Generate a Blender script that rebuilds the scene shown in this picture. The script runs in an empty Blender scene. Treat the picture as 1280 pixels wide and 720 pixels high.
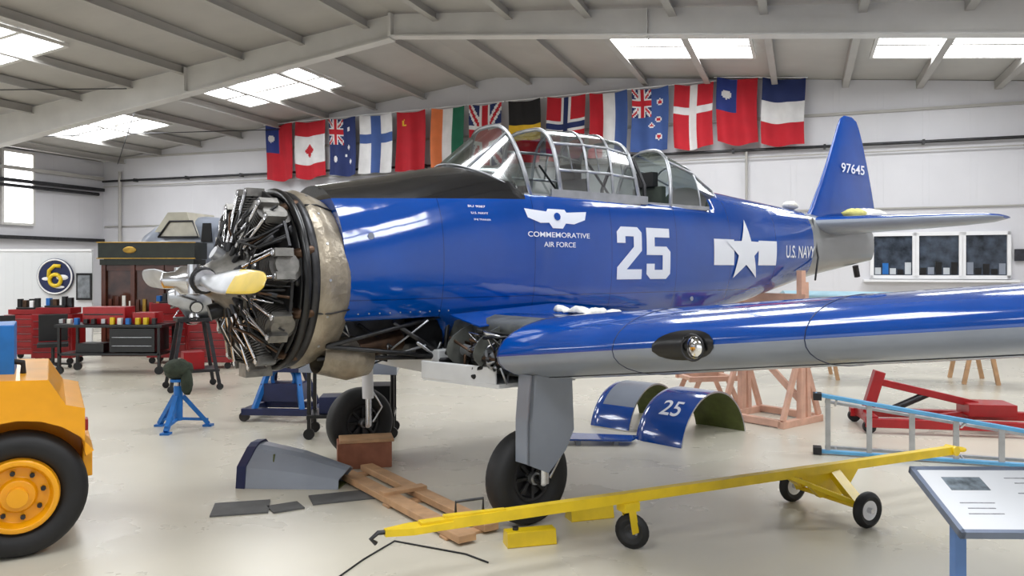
import bpy,bmesh,math,random
import numpy as np
from mathutils import Vector,Matrix
from mathutils.geometry import tessellate_polygon
random.seed(4)
R=math.radians
H=1.86
# ---------------------------------------------------------------- materials
def lin(c):
    o=[]
    for v in c:
        v=v/255.0
        o.append(v/12.92 if v<=.04045 else ((v+.055)/1.055)**2.4)
    return (o[0],o[1],o[2],1)
_mc={}
def mat(name,rgb,rough=.5,metal=0,var=.1,scale=5,coat=0,bump=0,bscale=None,emit=0):
    if name in _mc: return _mc[name]
    m=bpy.data.materials.new(name); m.use_nodes=True
    nt=m.node_tree; N=nt.nodes; L=nt.links
    b=N['Principled BSDF']
    c=lin(rgb)
    tc=N.new('ShaderNodeTexCoord'); nz=N.new('ShaderNodeTexNoise')
    nz.inputs['Scale'].default_value=scale; nz.inputs['Detail'].default_value=4
    L.new(tc.outputs['Object'],nz.inputs['Vector'])
    rp=N.new('ShaderNodeValToRGB')
    rp.color_ramp.elements[0].position=.3; rp.color_ramp.elements[1].position=.7
    rp.color_ramp.elements[0].color=tuple(max(0,x*(1-var)) for x in c[:3])+(1,)
    rp.color_ramp.elements[1].color=tuple(min(1,x*(1+var)) for x in c[:3])+(1,)
    L.new(nz.outputs['Fac'],rp.inputs['Fac'])
    L.new(rp.outputs['Color'],b.inputs['Base Color'])
    b.inputs['Roughness'].default_value=rough
    b.inputs['Metallic'].default_value=metal
    b.inputs['Coat Weight'].default_value=coat
    b.inputs['Coat Roughness'].default_value=.04
    if bump:
        n2=N.new('ShaderNodeTexNoise'); n2.inputs['Scale'].default_value=bscale or scale*4
        L.new(tc.outputs['Object'],n2.inputs['Vector'])
        bp=N.new('ShaderNodeBump'); bp.inputs['Strength'].default_value=bump; bp.inputs['Distance'].default_value=.02
        L.new(n2.outputs['Fac'],bp.inputs['Height']); L.new(bp.outputs['Normal'],b.inputs['Normal'])
    m.diffuse_color=c
    _mc[name]=m
    return m
BLUE_RGB=(0,66,150)
blue=mat('paint_blue',BLUE_RGB,.13,0,.1,3,coat=.8)
grey=mat('paint_grey',(134,141,154),.3,0,.08,3,coat=.3)
alu=mat('aluminium',(176,178,182),.35,.8,.15,8)
steel=mat('polished_steel',(205,205,208),.22,1,.1,10)
dsteel=mat('dark_steel',(62,62,64),.4,.8,.25,12)
iron=mat('cylinder_iron',(92,90,88),.42,.75,.35,14)
headm=mat('cylinder_head_alloy',(128,126,122),.4,.7,.3,14)
black=mat('black_rubber',(24,24,26),.6,0,.2,10)
gloss_black=mat('black_gloss',(16,16,18),.3,0,.2,6)
beige=mat('shroud_beige',(146,136,120),.34,.4,.4,6,bump=.3)
brownp=mat('heat_stained_pipe',(84,64,50),.4,.7,.35,12)
yellow=mat('paint_yellow',(228,194,20),.4,0,.1,7,coat=.2)
tyellow=mat('tractor_yellow',(242,166,4),.35,0,.08,4,coat=.3)
olive=mat('zinc_olive',(84,92,44),.5,0,.25,8)
well=mat('well_primer',(96,98,94),.45,.3,.35,9)
white=mat('paint_white',(236,236,238),.45,0,.03,4)
wood=mat('pine_wood',(190,150,112),.6,0,.16,9,bump=.1)
wood2=mat('pink_wood',(210,166,144),.6,0,.14,7,bump=.1)
darkwood=mat('mahogany',(80,40,26),.35,0,.3,5,coat=.3)
red=mat('paint_red',(160,18,24),.35,0,.15,5,coat=.2)
jblue=mat('jack_blue',(24,104,180),.4,0,.15,8)
lblue=mat('light_blue',(88,154,196),.45,0,.12,5)
cloth=mat('white_cloth',(225,223,215),.9,0,.08,12,bump=.5,bscale=30)
dcloth=mat('dark_green_cloth',(48,56,44),.9,0,.3,14,bump=.5)
navy=mat('navy_paint',(22,34,76),.4,0,.2,5)
mirror=mat('lamp_reflector',(225,225,225),.1,1,.02,3)
rubbermat=mat('grey_mat',(92,92,92),.7,0,.15,8)

def glassmat(name,tint=(188,200,198),f=.36):
    m=bpy.data.materials.new(name); m.use_nodes=True
    nt=m.node_tree;N=nt.nodes;L=nt.links
    N.remove(N['Principled BSDF'])
    t=N.new('ShaderNodeBsdfTransparent'); t.inputs[0].default_value=lin(tint)
    g=N.new('ShaderNodeBsdfGlossy'); g.inputs['Roughness'].default_value=.12
    x=N.new('ShaderNodeMixShader'); x.inputs[0].default_value=f
    L.new(t.outputs[0],x.inputs[1]);L.new(g.outputs[0],x.inputs[2])
    L.new(x.outputs[0],N['Material Output'].inputs[0])
    return m
glass=glassmat('canopy_glass')

# ---------------------------------------------------------------- mesh builder
class MB:
    def __init__(s): s.v=[];s.f=[];s.m=[];s.sm=[];s.mats=[]
    def mi(s,m):
        if m not in s.mats: s.mats.append(m)
        return s.mats.index(m)
    def add(s,vs,fs,m,smooth=False,M=None):
        o=len(s.v)
        for p in vs:
            p=Vector(p)
            if M is not None: p=M@p
            s.v.append(p)
        for k,f in enumerate(fs):
            s.f.append([i+o for i in f])
            mm=m[k] if isinstance(m,list) else m
            s.m.append(s.mi(mm)); s.sm.append(smooth)
        return s
    def box(s,c,d,m,rot=None,M=None):
        x,y,z=[q/2 for q in d]
        vs=[Vector((a*x,b*y,e*z)) for a in(-1,1) for b in(-1,1) for e in(-1,1)]
        if rot is not None:
            rm=rot if isinstance(rot,Matrix) else Matrix.Rotation(rot,3,'Z')
            vs=[rm@p for p in vs]
        vs=[p+Vector(c) for p in vs]
        return s.add(vs,[(0,1,3,2),(4,6,7,5),(0,4,5,1),(2,3,7,6),(0,2,6,4),(1,5,7,3)],m,M=M)
    def beam(s,p0,p1,w,h,m,up=(0,0,1)):
        p0=Vector(p0);p1=Vector(p1);d=(p1-p0);l=d.length;d.normalize()
        u=Vector(up); sd=d.cross(u)
        if sd.length<1e-4: sd=d.cross(Vector((1,0,0)))
        sd.normalize(); u=sd.cross(d)
        rm=Matrix((d,sd,u)).transposed()
        return s.box((p0+p1)/2,(l,w,h),m,rot=rm)
    def cyl(s,p0,p1,r,m,r2=None,n=16,caps=True,smooth=True):
        p0=Vector(p0);p1=Vector(p1);r2=r if r2 is None else r2
        d=(p1-p0).normalized(); a=d.orthogonal().normalized(); b=d.cross(a)
        vs=[];fs=[]
        for p,q in((p0,r),(p1,r2)):
            for i in range(n):
                t=2*math.pi*i/n; vs.append(p+a*math.cos(t)*q+b*math.sin(t)*q)
        for i in range(n): fs.append((i,(i+1)%n,n+(i+1)%n,n+i))
        s.add(vs,fs,m,smooth)
        if caps:
            s.add(vs[:n],[tuple(range(n))],m); s.add(vs[n:],[tuple(range(n))],m)
        return s
    def tube(s,pts,r,m,n=8):
        pts=[Vector(p) for p in pts]; vs=[];fs=[]
        prev=None
        for i,p in enumerate(pts):
            d=(pts[min(i+1,len(pts)-1)]-pts[max(i-1,0)]).normalized()
            a=d.orthogonal() if prev is None else (prev-d*prev.dot(d))
            a.normalize(); prev=a; b=d.cross(a)
            for k in range(n):
                t=2*math.pi*k/n; vs.append(p+(a*math.cos(t)+b*math.sin(t))*r)
        for i in range(len(pts)-1):
            for k in range(n):
                fs.append((i*n+k,i*n+(k+1)%n,(i+1)*n+(k+1)%n,(i+1)*n+k))
        fs.append(tuple(range(n))); fs.append(tuple(range((len(pts)-1)*n,len(pts)*n)))
        return s.add(vs,fs,m,True)
    def lathe(s,prof,o,ax,m,n=40,smooth=True):
        o=Vector(o);ax=Vector(ax).normalized();a=ax.orthogonal().normalized();b=ax.cross(a)
        vs=[];fs=[];ms=[]
        for (t,r) in prof:
            for i in range(n):
                q=2*math.pi*i/n; vs.append(o+ax*t+(a*math.cos(q)+b*math.sin(q))*r)
        for j in range(len(prof)-1):
            for i in range(n):
                fs.append((j*n+i,j*n+(i+1)%n,(j+1)*n+(i+1)%n,(j+1)*n+i))
                ms.append(m[j] if isinstance(m,list) else m)
        return s.add(vs,fs,ms,smooth)
    def sphere(s,c,r,m,sc=(1,1,1),n=16,noise=0,rot=None):
        c=Vector(c);vs=[];fs=[]
        for j in range(n//2+1):
            ph=math.pi*j/(n//2)
            for i in range(n):
                t=2*math.pi*i/n
                k=r*(1+noise*(random.random()-.5)) if 0<j<n//2 else r
                p=Vector((k*math.sin(ph)*math.cos(t)*sc[0],k*math.sin(ph)*math.sin(t)*sc[1],k*math.cos(ph)*sc[2]))
                if rot is not None: p=rot@p
                vs.append(p+c)
        for j in range(n//2):
            for i in range(n): fs.append((j*n+i,j*n+(i+1)%n,(j+1)*n+(i+1)%n,(j+1)*n+i))
        return s.add(vs,fs,m,True)
    def torus(s,c,ax,Rr,r,m,n=48,k=10,a0=0,a1=2*math.pi):
        c=Vector(c);ax=Vector(ax).normalized();a=ax.orthogonal().normalized();b=ax.cross(a)
        pts=[c+(a*math.cos(a0+(a1-a0)*i/n)+b*math.sin(a0+(a1-a0)*i/n))*Rr for i in range(n+1)]
        return s.tube(pts,r,m,k)
    def prism(s,poly,o,ux,uy,th,m,side=None):
        o=Vector(o);ux=Vector(ux);uy=Vector(uy);th=Vector(th)
        a=[o+ux*p[0]+uy*p[1] for p in poly]; n=len(a)
        vs=a+[p+th for p in a]
        tri=tessellate_polygon([[Vector((p[0],p[1],0)) for p in poly]])
        s.add(vs,[tuple(t) for t in tri]+[tuple(i+n for i in t) for t in tri],m)
        s.add(vs,[(i,(i+1)%n,n+(i+1)%n,n+i) for i in range(n)],side or m)
        return s
    def loft(s,rings,m,cap=True,smooth=True,closed=True):
        n=len(rings[0]);vs=[p for r in rings for p in r];fs=[];ms=[]
        for j in range(len(rings)-1):
            for i in range(n if closed else n-1):
                fs.append((j*n+i,j*n+(i+1)%n,(j+1)*n+(i+1)%n,(j+1)*n+i))
                ms.append(m(i,j) if callable(m) else m)
        s.add(vs,fs,ms,smooth)
        if cap:
            mm=m(0,0) if callable(m) else m
            s.add(rings[0],[tuple(range(n))],mm); s.add(rings[-1],[tuple(range(n))],mm)
        return s
    def obj(s,name,parent=None,M=None,bevel=0,recalc=True,solid=0):
        me=bpy.data.meshes.new(name)
        me.from_pydata([tuple(p) for p in s.v],[],s.f)
        for m in s.mats: me.materials.append(m)
        for i,p in enumerate(me.polygons): p.material_index=s.m[i]; p.use_smooth=s.sm[i]
        if recalc:
            bm=bmesh.new();bm.from_mesh(me)
            bmesh.ops.recalc_face_normals(bm,faces=bm.faces); bm.to_mesh(me); bm.free()
        me.update()
        o=bpy.data.objects.new(name,me); bpy.context.scene.collection.objects.link(o)
        if parent: o.parent=parent
        if M is not None: o.matrix_world=M
        if solid:
            q=o.modifiers.new('solid','SOLIDIFY'); q.thickness=solid
        if bevel:
            q=o.modifiers.new('bev','BEVEL'); q.width=bevel; q.segments=2; q.limit_method='ANGLE'; q.angle_limit=R(50)
        return o
def TR(x,y,z=0,rz=0): return Matrix.Translation((x,y,z))@Matrix.Rotation(rz,4,'Z')
def empty(name,M):
    e=bpy.data.objects.new(name,None); bpy.context.scene.collection.objects.link(e); e.matrix_world=M; e.empty_display_size=.2
    return e
def hinterp(tab,x):
    xs=[r[0] for r in tab]
    if x<=xs[0]: return tab[0][1:]
    if x>=xs[-1]: return tab[-1][1:]
    i=max(k for k in range(len(xs)-1) if xs[k]<=x)
    out=[]
    h=xs[i+1]-xs[i];t=(x-xs[i])/h
    for c in range(1,len(tab[0])):
        def tan(k):
            if k==0: return (tab[1][c]-tab[0][c])/(xs[1]-xs[0])
            if k==len(xs)-1: return (tab[-1][c]-tab[-2][c])/(xs[-1]-xs[-2])
            return (tab[k+1][c]-tab[k-1][c])/(xs[k+1]-xs[k-1])
        a,b=tab[i][c],tab[i+1][c];ma,mb=tan(i)*h,tan(i+1)*h
        out.append((2*t**3-3*t*t+1)*a+(t**3-2*t*t+t)*ma+(-2*t**3+3*t*t)*b+(t**3-t*t)*mb)
    return out
def text_geo(st):
    cu=bpy.data.curves.new('tmp','FONT'); cu.body=st; cu.offset=.012
    ob=bpy.data.objects.new('tmp',cu); bpy.context.scene.collection.objects.link(ob)
    bpy.context.view_layer.update()
    me=bpy.data.meshes.new_from_object(ob.evaluated_get(bpy.context.evaluated_depsgraph_get()))
    vs=[(v.co.x,v.co.y) for v in me.vertices]; fs=[tuple(p.vertices) for p in me.polygons]
    bpy.data.objects.remove(ob); 
    xs=[p[0] for p in vs];ys=[p[1] for p in vs]
    x0,x1,y0,y1=min(xs),max(xs),min(ys),max(ys)
    return [((p[0]-x0)/(x1-x0),(p[1]-y0)/(y1-y0)) for p in vs],fs
def poly_tri(pts): return [tuple(t) for t in tessellate_polygon([[Vector((p[0],p[1],0)) for p in pts]])]

# ================================================================= BUILDING
BM=TR(-.42,20.9,0,R(-20))
HL=13.4; RF=-27
def rz(s): return 6.86-(.12*-s if s<0 else .088*s)
def wallmat(name,rgb,freq,axis,var=.04):
    m=mat(name,rgb,.6,0,var,.8)
    nt=m.node_tree;N=nt.nodes;L=nt.links;b=N['Principled BSDF']
    tc=N.new('ShaderNodeTexCoord');sp=N.new('ShaderNodeSeparateXYZ');L.new(tc.outputs['Object'],sp.inputs[0])
    mu=N.new('ShaderNodeMath');mu.operation='MULTIPLY';mu.inputs[1].default_value=freq;L.new(sp.outputs[axis],mu.inputs[0])
    fr=N.new('ShaderNodeMath');fr.operation='FRACT';L.new(mu.outputs[0],fr.inputs[0])
    gt=N.new('ShaderNodeMath');gt.operation='LESS_THAN';gt.inputs[1].default_value=.14;L.new(fr.outputs[0],gt.inputs[0])
    bp=N.new('ShaderNodeBump');bp.inputs['Strength'].default_value=.7;bp.inputs['Distance'].default_value=.03
    L.new(gt.outputs[0],bp.inputs['Height']);L.new(bp.outputs[0],b.inputs['Normal'])
    return m
wallm=wallmat('wall_panel_white',(212,211,215),1.1,0)
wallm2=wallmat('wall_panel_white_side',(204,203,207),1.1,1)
ceilm=wallmat('ceiling_panel',(178,175,170),1.6,1,.08)
framem=mat('frame_paint',(206,204,200),.5,0,.05,2)
purm=mat('purlin_paint',(172,169,164),.5,0,.05,2)
fm=mat('epoxy_floor',(206,200,184),.28,0,.07,.7)
nt=fm.node_tree;N=nt.nodes;L=nt.links;b=N['Principled BSDF']
tc=N.new('ShaderNodeTexCoord');n2=N.new('ShaderNodeTexNoise');n2.inputs['Scale'].default_value=.9;n2.inputs['Detail'].default_value=6
L.new(tc.outputs['Object'],n2.inputs['Vector'])
rr=N.new('ShaderNodeMapRange');rr.inputs['To Min'].default_value=.2;rr.inputs['To Max'].default_value=.36
L.new(n2.outputs['Fac'],rr.inputs['Value']);L.new(rr.outputs[0],b.inputs['Roughness'])
MB().box((0,-14,-.05),(60,60,.1),fm).obj('floor',M=BM)
w=MB(); w.prism([(-HL,0),(HL,0),(HL,rz(HL)),(0,rz(0)),(-HL,rz(-HL))],(0,0,0),(1,0,0),(0,0,1),(0,.2,0),wallm); w.obj('wall_back',M=BM)
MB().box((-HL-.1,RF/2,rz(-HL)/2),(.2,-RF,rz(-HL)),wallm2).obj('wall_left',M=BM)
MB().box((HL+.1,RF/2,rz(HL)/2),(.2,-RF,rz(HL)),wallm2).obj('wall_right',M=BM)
w=MB()
w.prism([(-HL,0),(-9,0),(-9,4.6),(9,4.6),(9,0),(HL,0),(HL,rz(HL)),(0,rz(0)),(-HL,rz(-HL))],(0,RF,0),(1,0,0),(0,0,1),(0,-.2,0),wallm); w.obj('wall_front',M=BM)
w=MB()
w.prism([(-HL-.2,rz(-HL)),(0,rz(0)),(HL+.2,rz(HL)),(HL+.2,rz(HL)+.15),(0,rz(0)+.15),(-HL-.2,rz(-HL)+.15)],(0,RF-.2,0),(1,0,0),(0,0,1),(0,-RF+.4,0),ceilm); w.obj('ceiling',M=BM)
w=MB()
for s in np.arange(-12.6,13,1.5):
    s=float(s)
    w.box((s,RF/2,rz(s)-.09),(.07,-RF,.18),purm); w.box((s+.04,RF/2,rz(s)-.175),(.12,-RF,.02),purm)
w.obj('trim_purlins',M=BM)
for fr in (-5.6,-11.3,-17,-22.7):
    w=MB()
    for sg in(-1,1):
        e=sg*HL;d0=.50 if sg<0 else .46;d1=.75 if sg<0 else .55
        w.prism([(0,rz(0)-.03),(e,rz(e)-.03),(e,rz(e)-1.0),(sg*11,rz(sg*11)-d1),(0,rz(0)-d0)],(0,fr-.02,0),(1,0,0),(0,0,1),(0,.04,0),framem)
        w.beam((0,fr,rz(0)-d0-.01),(sg*11,fr,rz(sg*11)-d1-.01),.26,.03,framem)
        w.beam((sg*11,fr,rz(sg*11)-d1-.01),(e,fr,rz(e)-1.0),.26,.03,framem)
        w.box((sg*(HL-.25),fr,(rz(e)-.9)/2),(.5,.26,rz(e)-.9),framem)
        w.box((sg*5,fr,rz(sg*5)-.3),(.02,.24,.5),framem)
    w.box((0,fr,rz(0)-.26),(.06,.28,.46),framem)
    w.obj('roof_frame',M=BM)
w=MB()
for a,bb in(((-12.5,-.3),(-6.5,-5.4)),((-6.5,-.3),(-12.5,-5.4)),((-12.5,-5.8),(-6.5,-11)),((-6.5,-5.8),(-12.5,-11))):
    w.cyl((a[0],a[1],rz(a[0])-.24),(bb[0],bb[1],rz(bb[0])-.24),.012,dsteel,n=6)
w.obj('trim_bracing_rods',M=BM)
sky=bpy.data.materials.new('skylight_glow');sky.use_nodes=True
nt=sky.node_tree;N=nt.nodes;L=nt.links
em=N.new('ShaderNodeEmission');em.inputs['Color'].default_value=(.95,.975,1,1);em.inputs['Strength'].default_value=15
N.remove(N['Principled BSDF']);L.new(em.outputs[0],N['Material Output'].inputs[0])
for r0 in(-3.2,-9.0,-14.6,-20.3):
    for s0 in((-10,-4.6,5.2,10.2) if r0!=-9.0 else (-11.6,-7.1,5.2,10.2)):
        w=MB()
        for k in(-1,1):
            a0=s0-1.35;a1=s0+1.35;y0=r0+k*.5-.42;y1=r0+k*.5+.42
            w.add([(a0,y0,rz(a0)-.03),(a1,y0,rz(a1)-.03),(a1,y1,rz(a1)-.03),(a0,y1,rz(a0)-.03)],[(0,1,2,3)],sky)
        for yy in(r0-.98,r0,r0+.98):
            w.beam((s0-1.4,yy,rz(s0-1.4)-.04),(s0+1.4,yy,rz(s0+1.4)-.04),.1,.06,framem)
        for ss in (s0-1.4,s0+1.4): w.box((ss,r0,rz(ss)-.04),(.06,2.0,.06),framem)
        w.obj('skylight',M=BM,recalc=False)
w=MB()
w.cyl((-HL+.1,-.12,4.62),(HL-.1,-.12,4.62),.035,dsteel); 
w.cyl((-HL+.1,-.1,4.45),(HL-.1,-.1,4.45),.015,purm)
for s in np.arange(-12,13,2): w.box((float(s),-.08,4.62),(.05,.16,.1),dsteel)
w.cyl((6.3,-.1,0.1),(6.3,-.1,4.6),.03,purm)
w.obj('trim_wall_pipe',M=BM)
w=MB()
w.box((0,-.03,5.35),(2*HL-.2,.05,.06),purm);w.box((0,-.03,3.2),(2*HL-.2,.04,.03),purm)
w.obj('trim_wall_girt',M=BM)
w=MB()
for z in(4.7,4.35,2.75): w.box((-HL+.08,-6,z),(.16,11.8,.1),purm if z>4.5 else dsteel)
w.cyl((-HL+.12,-.3,4.2),(-HL+.12,-11,4.2),.05,dsteel)
w.cyl((-12.6,-.12,0.1),(-12.6,-.12,4.9),.05,purm)
w.obj('trim_girts',M=BM)
winglow=bpy.data.materials.new('window_daylight');winglow.use_nodes=True
nt=winglow.node_tree;N=nt.nodes;L=nt.links
em=N.new('ShaderNodeEmission');em.inputs['Strength'].default_value=4;N.remove(N['Principled BSDF']);L.new(em.outputs[0],N['Material Output'].inputs[0])
w=MB();w.box((-HL+.03,-3.0,4.15),(.04,.9,2.0),winglow)
for y in(-3.48,-2.52): w.box((-HL+.05,y,4.15),(.1,.07,2.1),framem)
for z in(3.13,5.17): w.box((-HL+.05,-3,z),(.1,1.0,.07),framem)
w.obj('window_1',M=BM)
wg=mat('window_dark_glass',(58,66,78),.08,0,.7,5)
for i,s0 in enumerate((9.4,10.3,11.2)):
    w=MB();w.box((s0,-.03,2.15),(.78,.04,.86),wg)
    for d in(-.42,.42): w.box((s0+d,-.05,2.15),(.07,.1,1.0),white)
    for z in(1.68,2.62): w.box((s0,-.05,z),(.9,.1,.08),white)
    for k in range(5):
        hh=random.uniform(.1,.3);w.box((s0-.3+.15*k,-.055,1.74+hh/2),(.12,.02,hh),random.choice((mat('sheet_paper',(190,195,200),.6),grey,gloss_black,jblue)))
    w.obj('window_%d'%(i+2),M=BM)
w=MB();w.box((10.3,-.09,1.6),(3.0,.18,.05),white);w.obj('trim_sill',M=BM)
w=MB();w.box((11.9,-.05,2.15),(.35,.05,.25),mat('poster_dark',(40,40,50),.5,0,.5,20));w.obj('wall_notice',M=BM)
# flags
fc={k:mat('flag_'+k,c,.8,0,.1,3) for k,c in dict(red=(182,22,38),blue=(34,52,122),mid=(58,84,142),white=(216,214,214),black=(28,26,28),gold=(220,178,40),orange=(216,116,66),green=(30,104,78),navy=(30,44,94)).items()}
def union(u,v):
    a=abs(u-.5);b=abs(v-.5)
    if a<.09 or b<.09:return 'red'
    if a<.17 or b<.15:return 'white'
    d=min(abs(u-v),abs(u+v-1))
    if d<.05:return 'red'
    if d<.13:return 'white'
    return 'navy'
def star(u,v,cx,cy,r): return (u-cx)**2+((v-cy)*1.6)**2<r*r
def f_tw(u,v):
    if u<.5 and v>.5:
        return 'white' if star(u,v,.25,.76,.11) else 'blue'
    return 'red'
def f_ca(u,v):
    if v>.74 or v<.26:return 'red'
    return 'red' if (abs(u-.5)+abs(v-.5)*1.7<.2 and not(abs(u-.5)>.06 and abs(v-.44)<.02)) else 'white'
def f_au(u,v):
    if v>.55 and u<.55: return union(u/.55,(v-.55)/.45)
    for c in((.25,.28,.09),(.75,.8,.06),(.72,.5,.06),(.78,.25,.06),(.6,.36,.05)):
        if star(u,v,*c):return 'white'
    return 'navy'
def f_nz(u,v):
    if v>.55 and u<.55: return union(u/.55,(v-.55)/.45)
    for c in((.75,.78,.05),(.72,.5,.05),(.75,.22,.05),(.55,.4,.04)):
        if star(u,v,*c):return 'red'
        if star(u,v,c[0],c[1],c[2]+.03):return 'white'
    return 'mid'
def f_fi(u,v): return 'mid' if abs(u-.5)<.12 or abs(v-.6)<.08 else 'white'
def f_su(u,v): return 'gold' if star(u,v,.25,.82,.09) and not star(u,v,.29,.83,.07) else 'red'
def f_in(u,v): return 'orange' if u<.33 else('white' if u<.66 else 'green')
def f_de(u,v): return 'black' if v>.62 else('gold' if v>.36 else 'red')
def f_no(u,v):
    a=abs(u-.5);b=abs(v-.55)
    if a<.07 or b<.045:return 'navy'
    if a<.14 or b<.09:return 'white'
    return 'red'
def f_fr(u,v): return 'red' if u<.36 else('white' if u<.66 else 'mid')
def f_dk(u,v): return 'white' if abs(u-.5)<.09 or abs(v-.6)<.06 else 'red'
def f_nl(u,v): return 'navy' if v>.66 else('white' if v>.33 else 'red')
FL=[(-6.99,-6.08,f_tw),(-5.97,-5.01,f_ca),(-4.88,-4.01,f_au),(-3.91,-2.88,f_fi),(-2.76,-1.89,f_su),(-1.72,-.79,f_in),(-.63,.27,union),(.45,1.32,f_de),(1.49,2.47,f_no),(2.58,3.53,f_fr),(3.63,4.52,f_nz),(4.66,5.56,f_dk),(5.65,6.56,f_tw),(6.65,7.58,f_nl)]
for i,(a,b_,fn) in enumerate(FL):
    w=MB();nu,nv=30,44;vs=[];fs=[];ms=[]
    ph=random.random()*6
    zt0=min(6.0+.02*(a+7),rz(a)-.04);zt1=min(6.0+.02*(b_+7),rz(b_)-.04);hh=1.58 if a<3 else 1.5
    if a>5: zt0=rz(a)-.03;zt1=rz(b_)-.03
    for j in range(nv+1):
        for k in range(nu+1):
            u=k/nu;v=j/nv
            zt=zt0+(zt1-zt0)*u-.05*math.sin(math.pi*u)
            vs.append((a+(b_-a)*u+.02*math.sin(v*4+ph),-.3+.05*math.sin(u*11+ph+v*1.2)*(1.1-.5*v),zt-hh*(1-v)+.03*math.sin(u*5+ph)*(1-v)))
    for j in range(nv):
        for k in range(nu):
            fs.append((j*(nu+1)+k,j*(nu+1)+k+1,(j+1)*(nu+1)+k+1,(j+1)*(nu+1)+k))
            ms.append(fc[fn((k+.5)/nu,(j+.5)/nv)])
    w.add(vs,fs,ms,True)
    w.cyl((a-.06,-.3,zt0+.005),(b_+.06,-.3,zt1+.005),.012,white,n=6)
    w.obj('national_flag',M=BM)

# ================================================================= AIRPLANE
AM=TR(-.67,6.86,0,R(38.0))
air=empty('training_airplane',AM)
FT=[(-1.12,.60,2.50,1.12,2.1),(-.6,.585,2.60,1.14,2.2),(-.1,.565,2.71,1.17,2.35),(.3,.55,2.77,1.19,2.5),(1.0,.53,2.79,1.19,2.6),(2,.50,2.79,1.20,2.6),(2.8,.47,2.78,1.24,2.5),(3.4,.435,2.75,1.32,2.4),(4.2,.375,2.69,1.47,2.3),(5,.31,2.63,1.63,2.2),(5.6,.25,2.585,1.75,2.1),(6.4,.16,2.50,1.86,2),(7.3,.06,2.40,1.98,2)]
def fpar(t): return hinterp(FT,t)
def fside(t,z):
    hw,zt,zb,n=fpar(t);zc=(zt+zb)/2;hz=(zt-zb)/2
    q=min(.999,abs((z-zc)/hz)); return hw*(1-q**n)**(1/n)
fusm=mat('fuselage_paint',BLUE_RGB,.1,0,.1,2,coat=.8)
nt=fusm.node_tree;N=nt.nodes;L=nt.links;b=N['Principled BSDF']
src=b.inputs['Base Color'].links[0].from_socket
tc=N.new('ShaderNodeTexCoord');sp=N.new('ShaderNodeSeparateXYZ');L.new(tc.outputs['Object'],sp.inputs[0])
def mth(op,a,b2=None):
    n=N.new('ShaderNodeMath');n.operation=op
    for i,q in enumerate((a,b2)):
        if q is None: continue
        if isinstance(q,(int,float)): n.inputs[i].default_value=q
        else: L.new(q,n.inputs[i])
    return n.outputs[0]
def mixc(f,a,c):
    n=N.new('ShaderNodeMix');n.data_type='RGBA';L.new(f,n.inputs[0]);L.new(a,n.inputs[6])
    if isinstance(c,tuple): n.inputs[7].default_value=c
    else: L.new(c,n.inputs[7])
    return n.outputs[2]
seam=mth('LESS_THAN',mth('FRACT',mth('MULTIPLY',mth('ADD',sp.outputs[0],3.13),1.05)),.008)
seam2=mth('LESS_THAN',mth('ABSOLUTE',mth('SUBTRACT',sp.outputs[2],1.63)),.004)
sm_=mth('MULTIPLY',mth('MAXIMUM',seam,seam2),.6)
c1=mixc(sm_,src,lin((4,20,64)))
blk=mth('MULTIPLY',mth('LESS_THAN',sp.outputs[0],.62),mth('GREATER_THAN',sp.outputs[2],mth('ADD',mth('MULTIPLY',sp.outputs[0],.045),2.43)))
c2=mixc(blk,c1,lin((12,12,14)))
gm=mth('GREATER_THAN',sp.outputs[0],5.42)
c3=mixc(gm,c2,lin((128,130,130)))
L.new(c3,b.inputs['Base Color'])
ro=mth('ADD',mth('MULTIPLY',blk,.12),mth('ADD',mth('MULTIPLY',gm,.2),.1));L.new(ro,b.inputs['Roughness'])
n2=N.new('ShaderNodeTexNoise');n2.inputs['Scale'].default_value=2.6;n2.inputs['Detail'].default_value=2;L.new(tc.outputs['Object'],n2.inputs['Vector'])
bp=N.new('ShaderNodeBump');bp.inputs['Strength'].default_value=.3;bp.inputs['Distance'].default_value=.02
L.new(n2.outputs['Fac'],bp.inputs['Height']);L.new(bp.outputs[0],b.inputs['Normal']);L.new(bp.outputs[0],b.inputs['Coat Normal'])
NR=72
inner=mat('cockpit_interior',(58,66,58),.7,0,.3,8)
st=list(np.arange(-1.12,.56,.08))+[.56,.60]+list(np.arange(.68,3.2,.1))+[3.22,3.26]+list(np.arange(3.34,7.3,.1))+[7.3]
rings=[]
for t in st:
    t=float(t);hw,zt,zb,n=fpar(t);zc=(zt+zb)/2;hz=(zt-zb)/2;ring=[]
    for i in range(NR):
        a=2*math.pi*i/NR;c,s=math.cos(a),math.sin(a)
        y=hw*math.copysign(abs(c)**(2/n),c);z=zc+hz*math.copysign(abs(s)**(2/n),s)
        if .58<t<3.24 and z>2.5:
            z=2.5 if abs(y)>.36 else 2.02
        if t<-.16 and z<1.48: z=1.48
        ring.append(Vector((t,y,z)))
    rings.append(ring)
w=MB()
w.loft(rings,lambda i,j:(inner if all(.6<=p.x<=3.23 and p.z<2.49 and p.z>2.0 and abs(p.y)<.37 for p in (rings[j][i],rings[j][(i+1)%NR])) and 3<i<33 else fusm))
fo=w.obj('fuselage',air)
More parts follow.
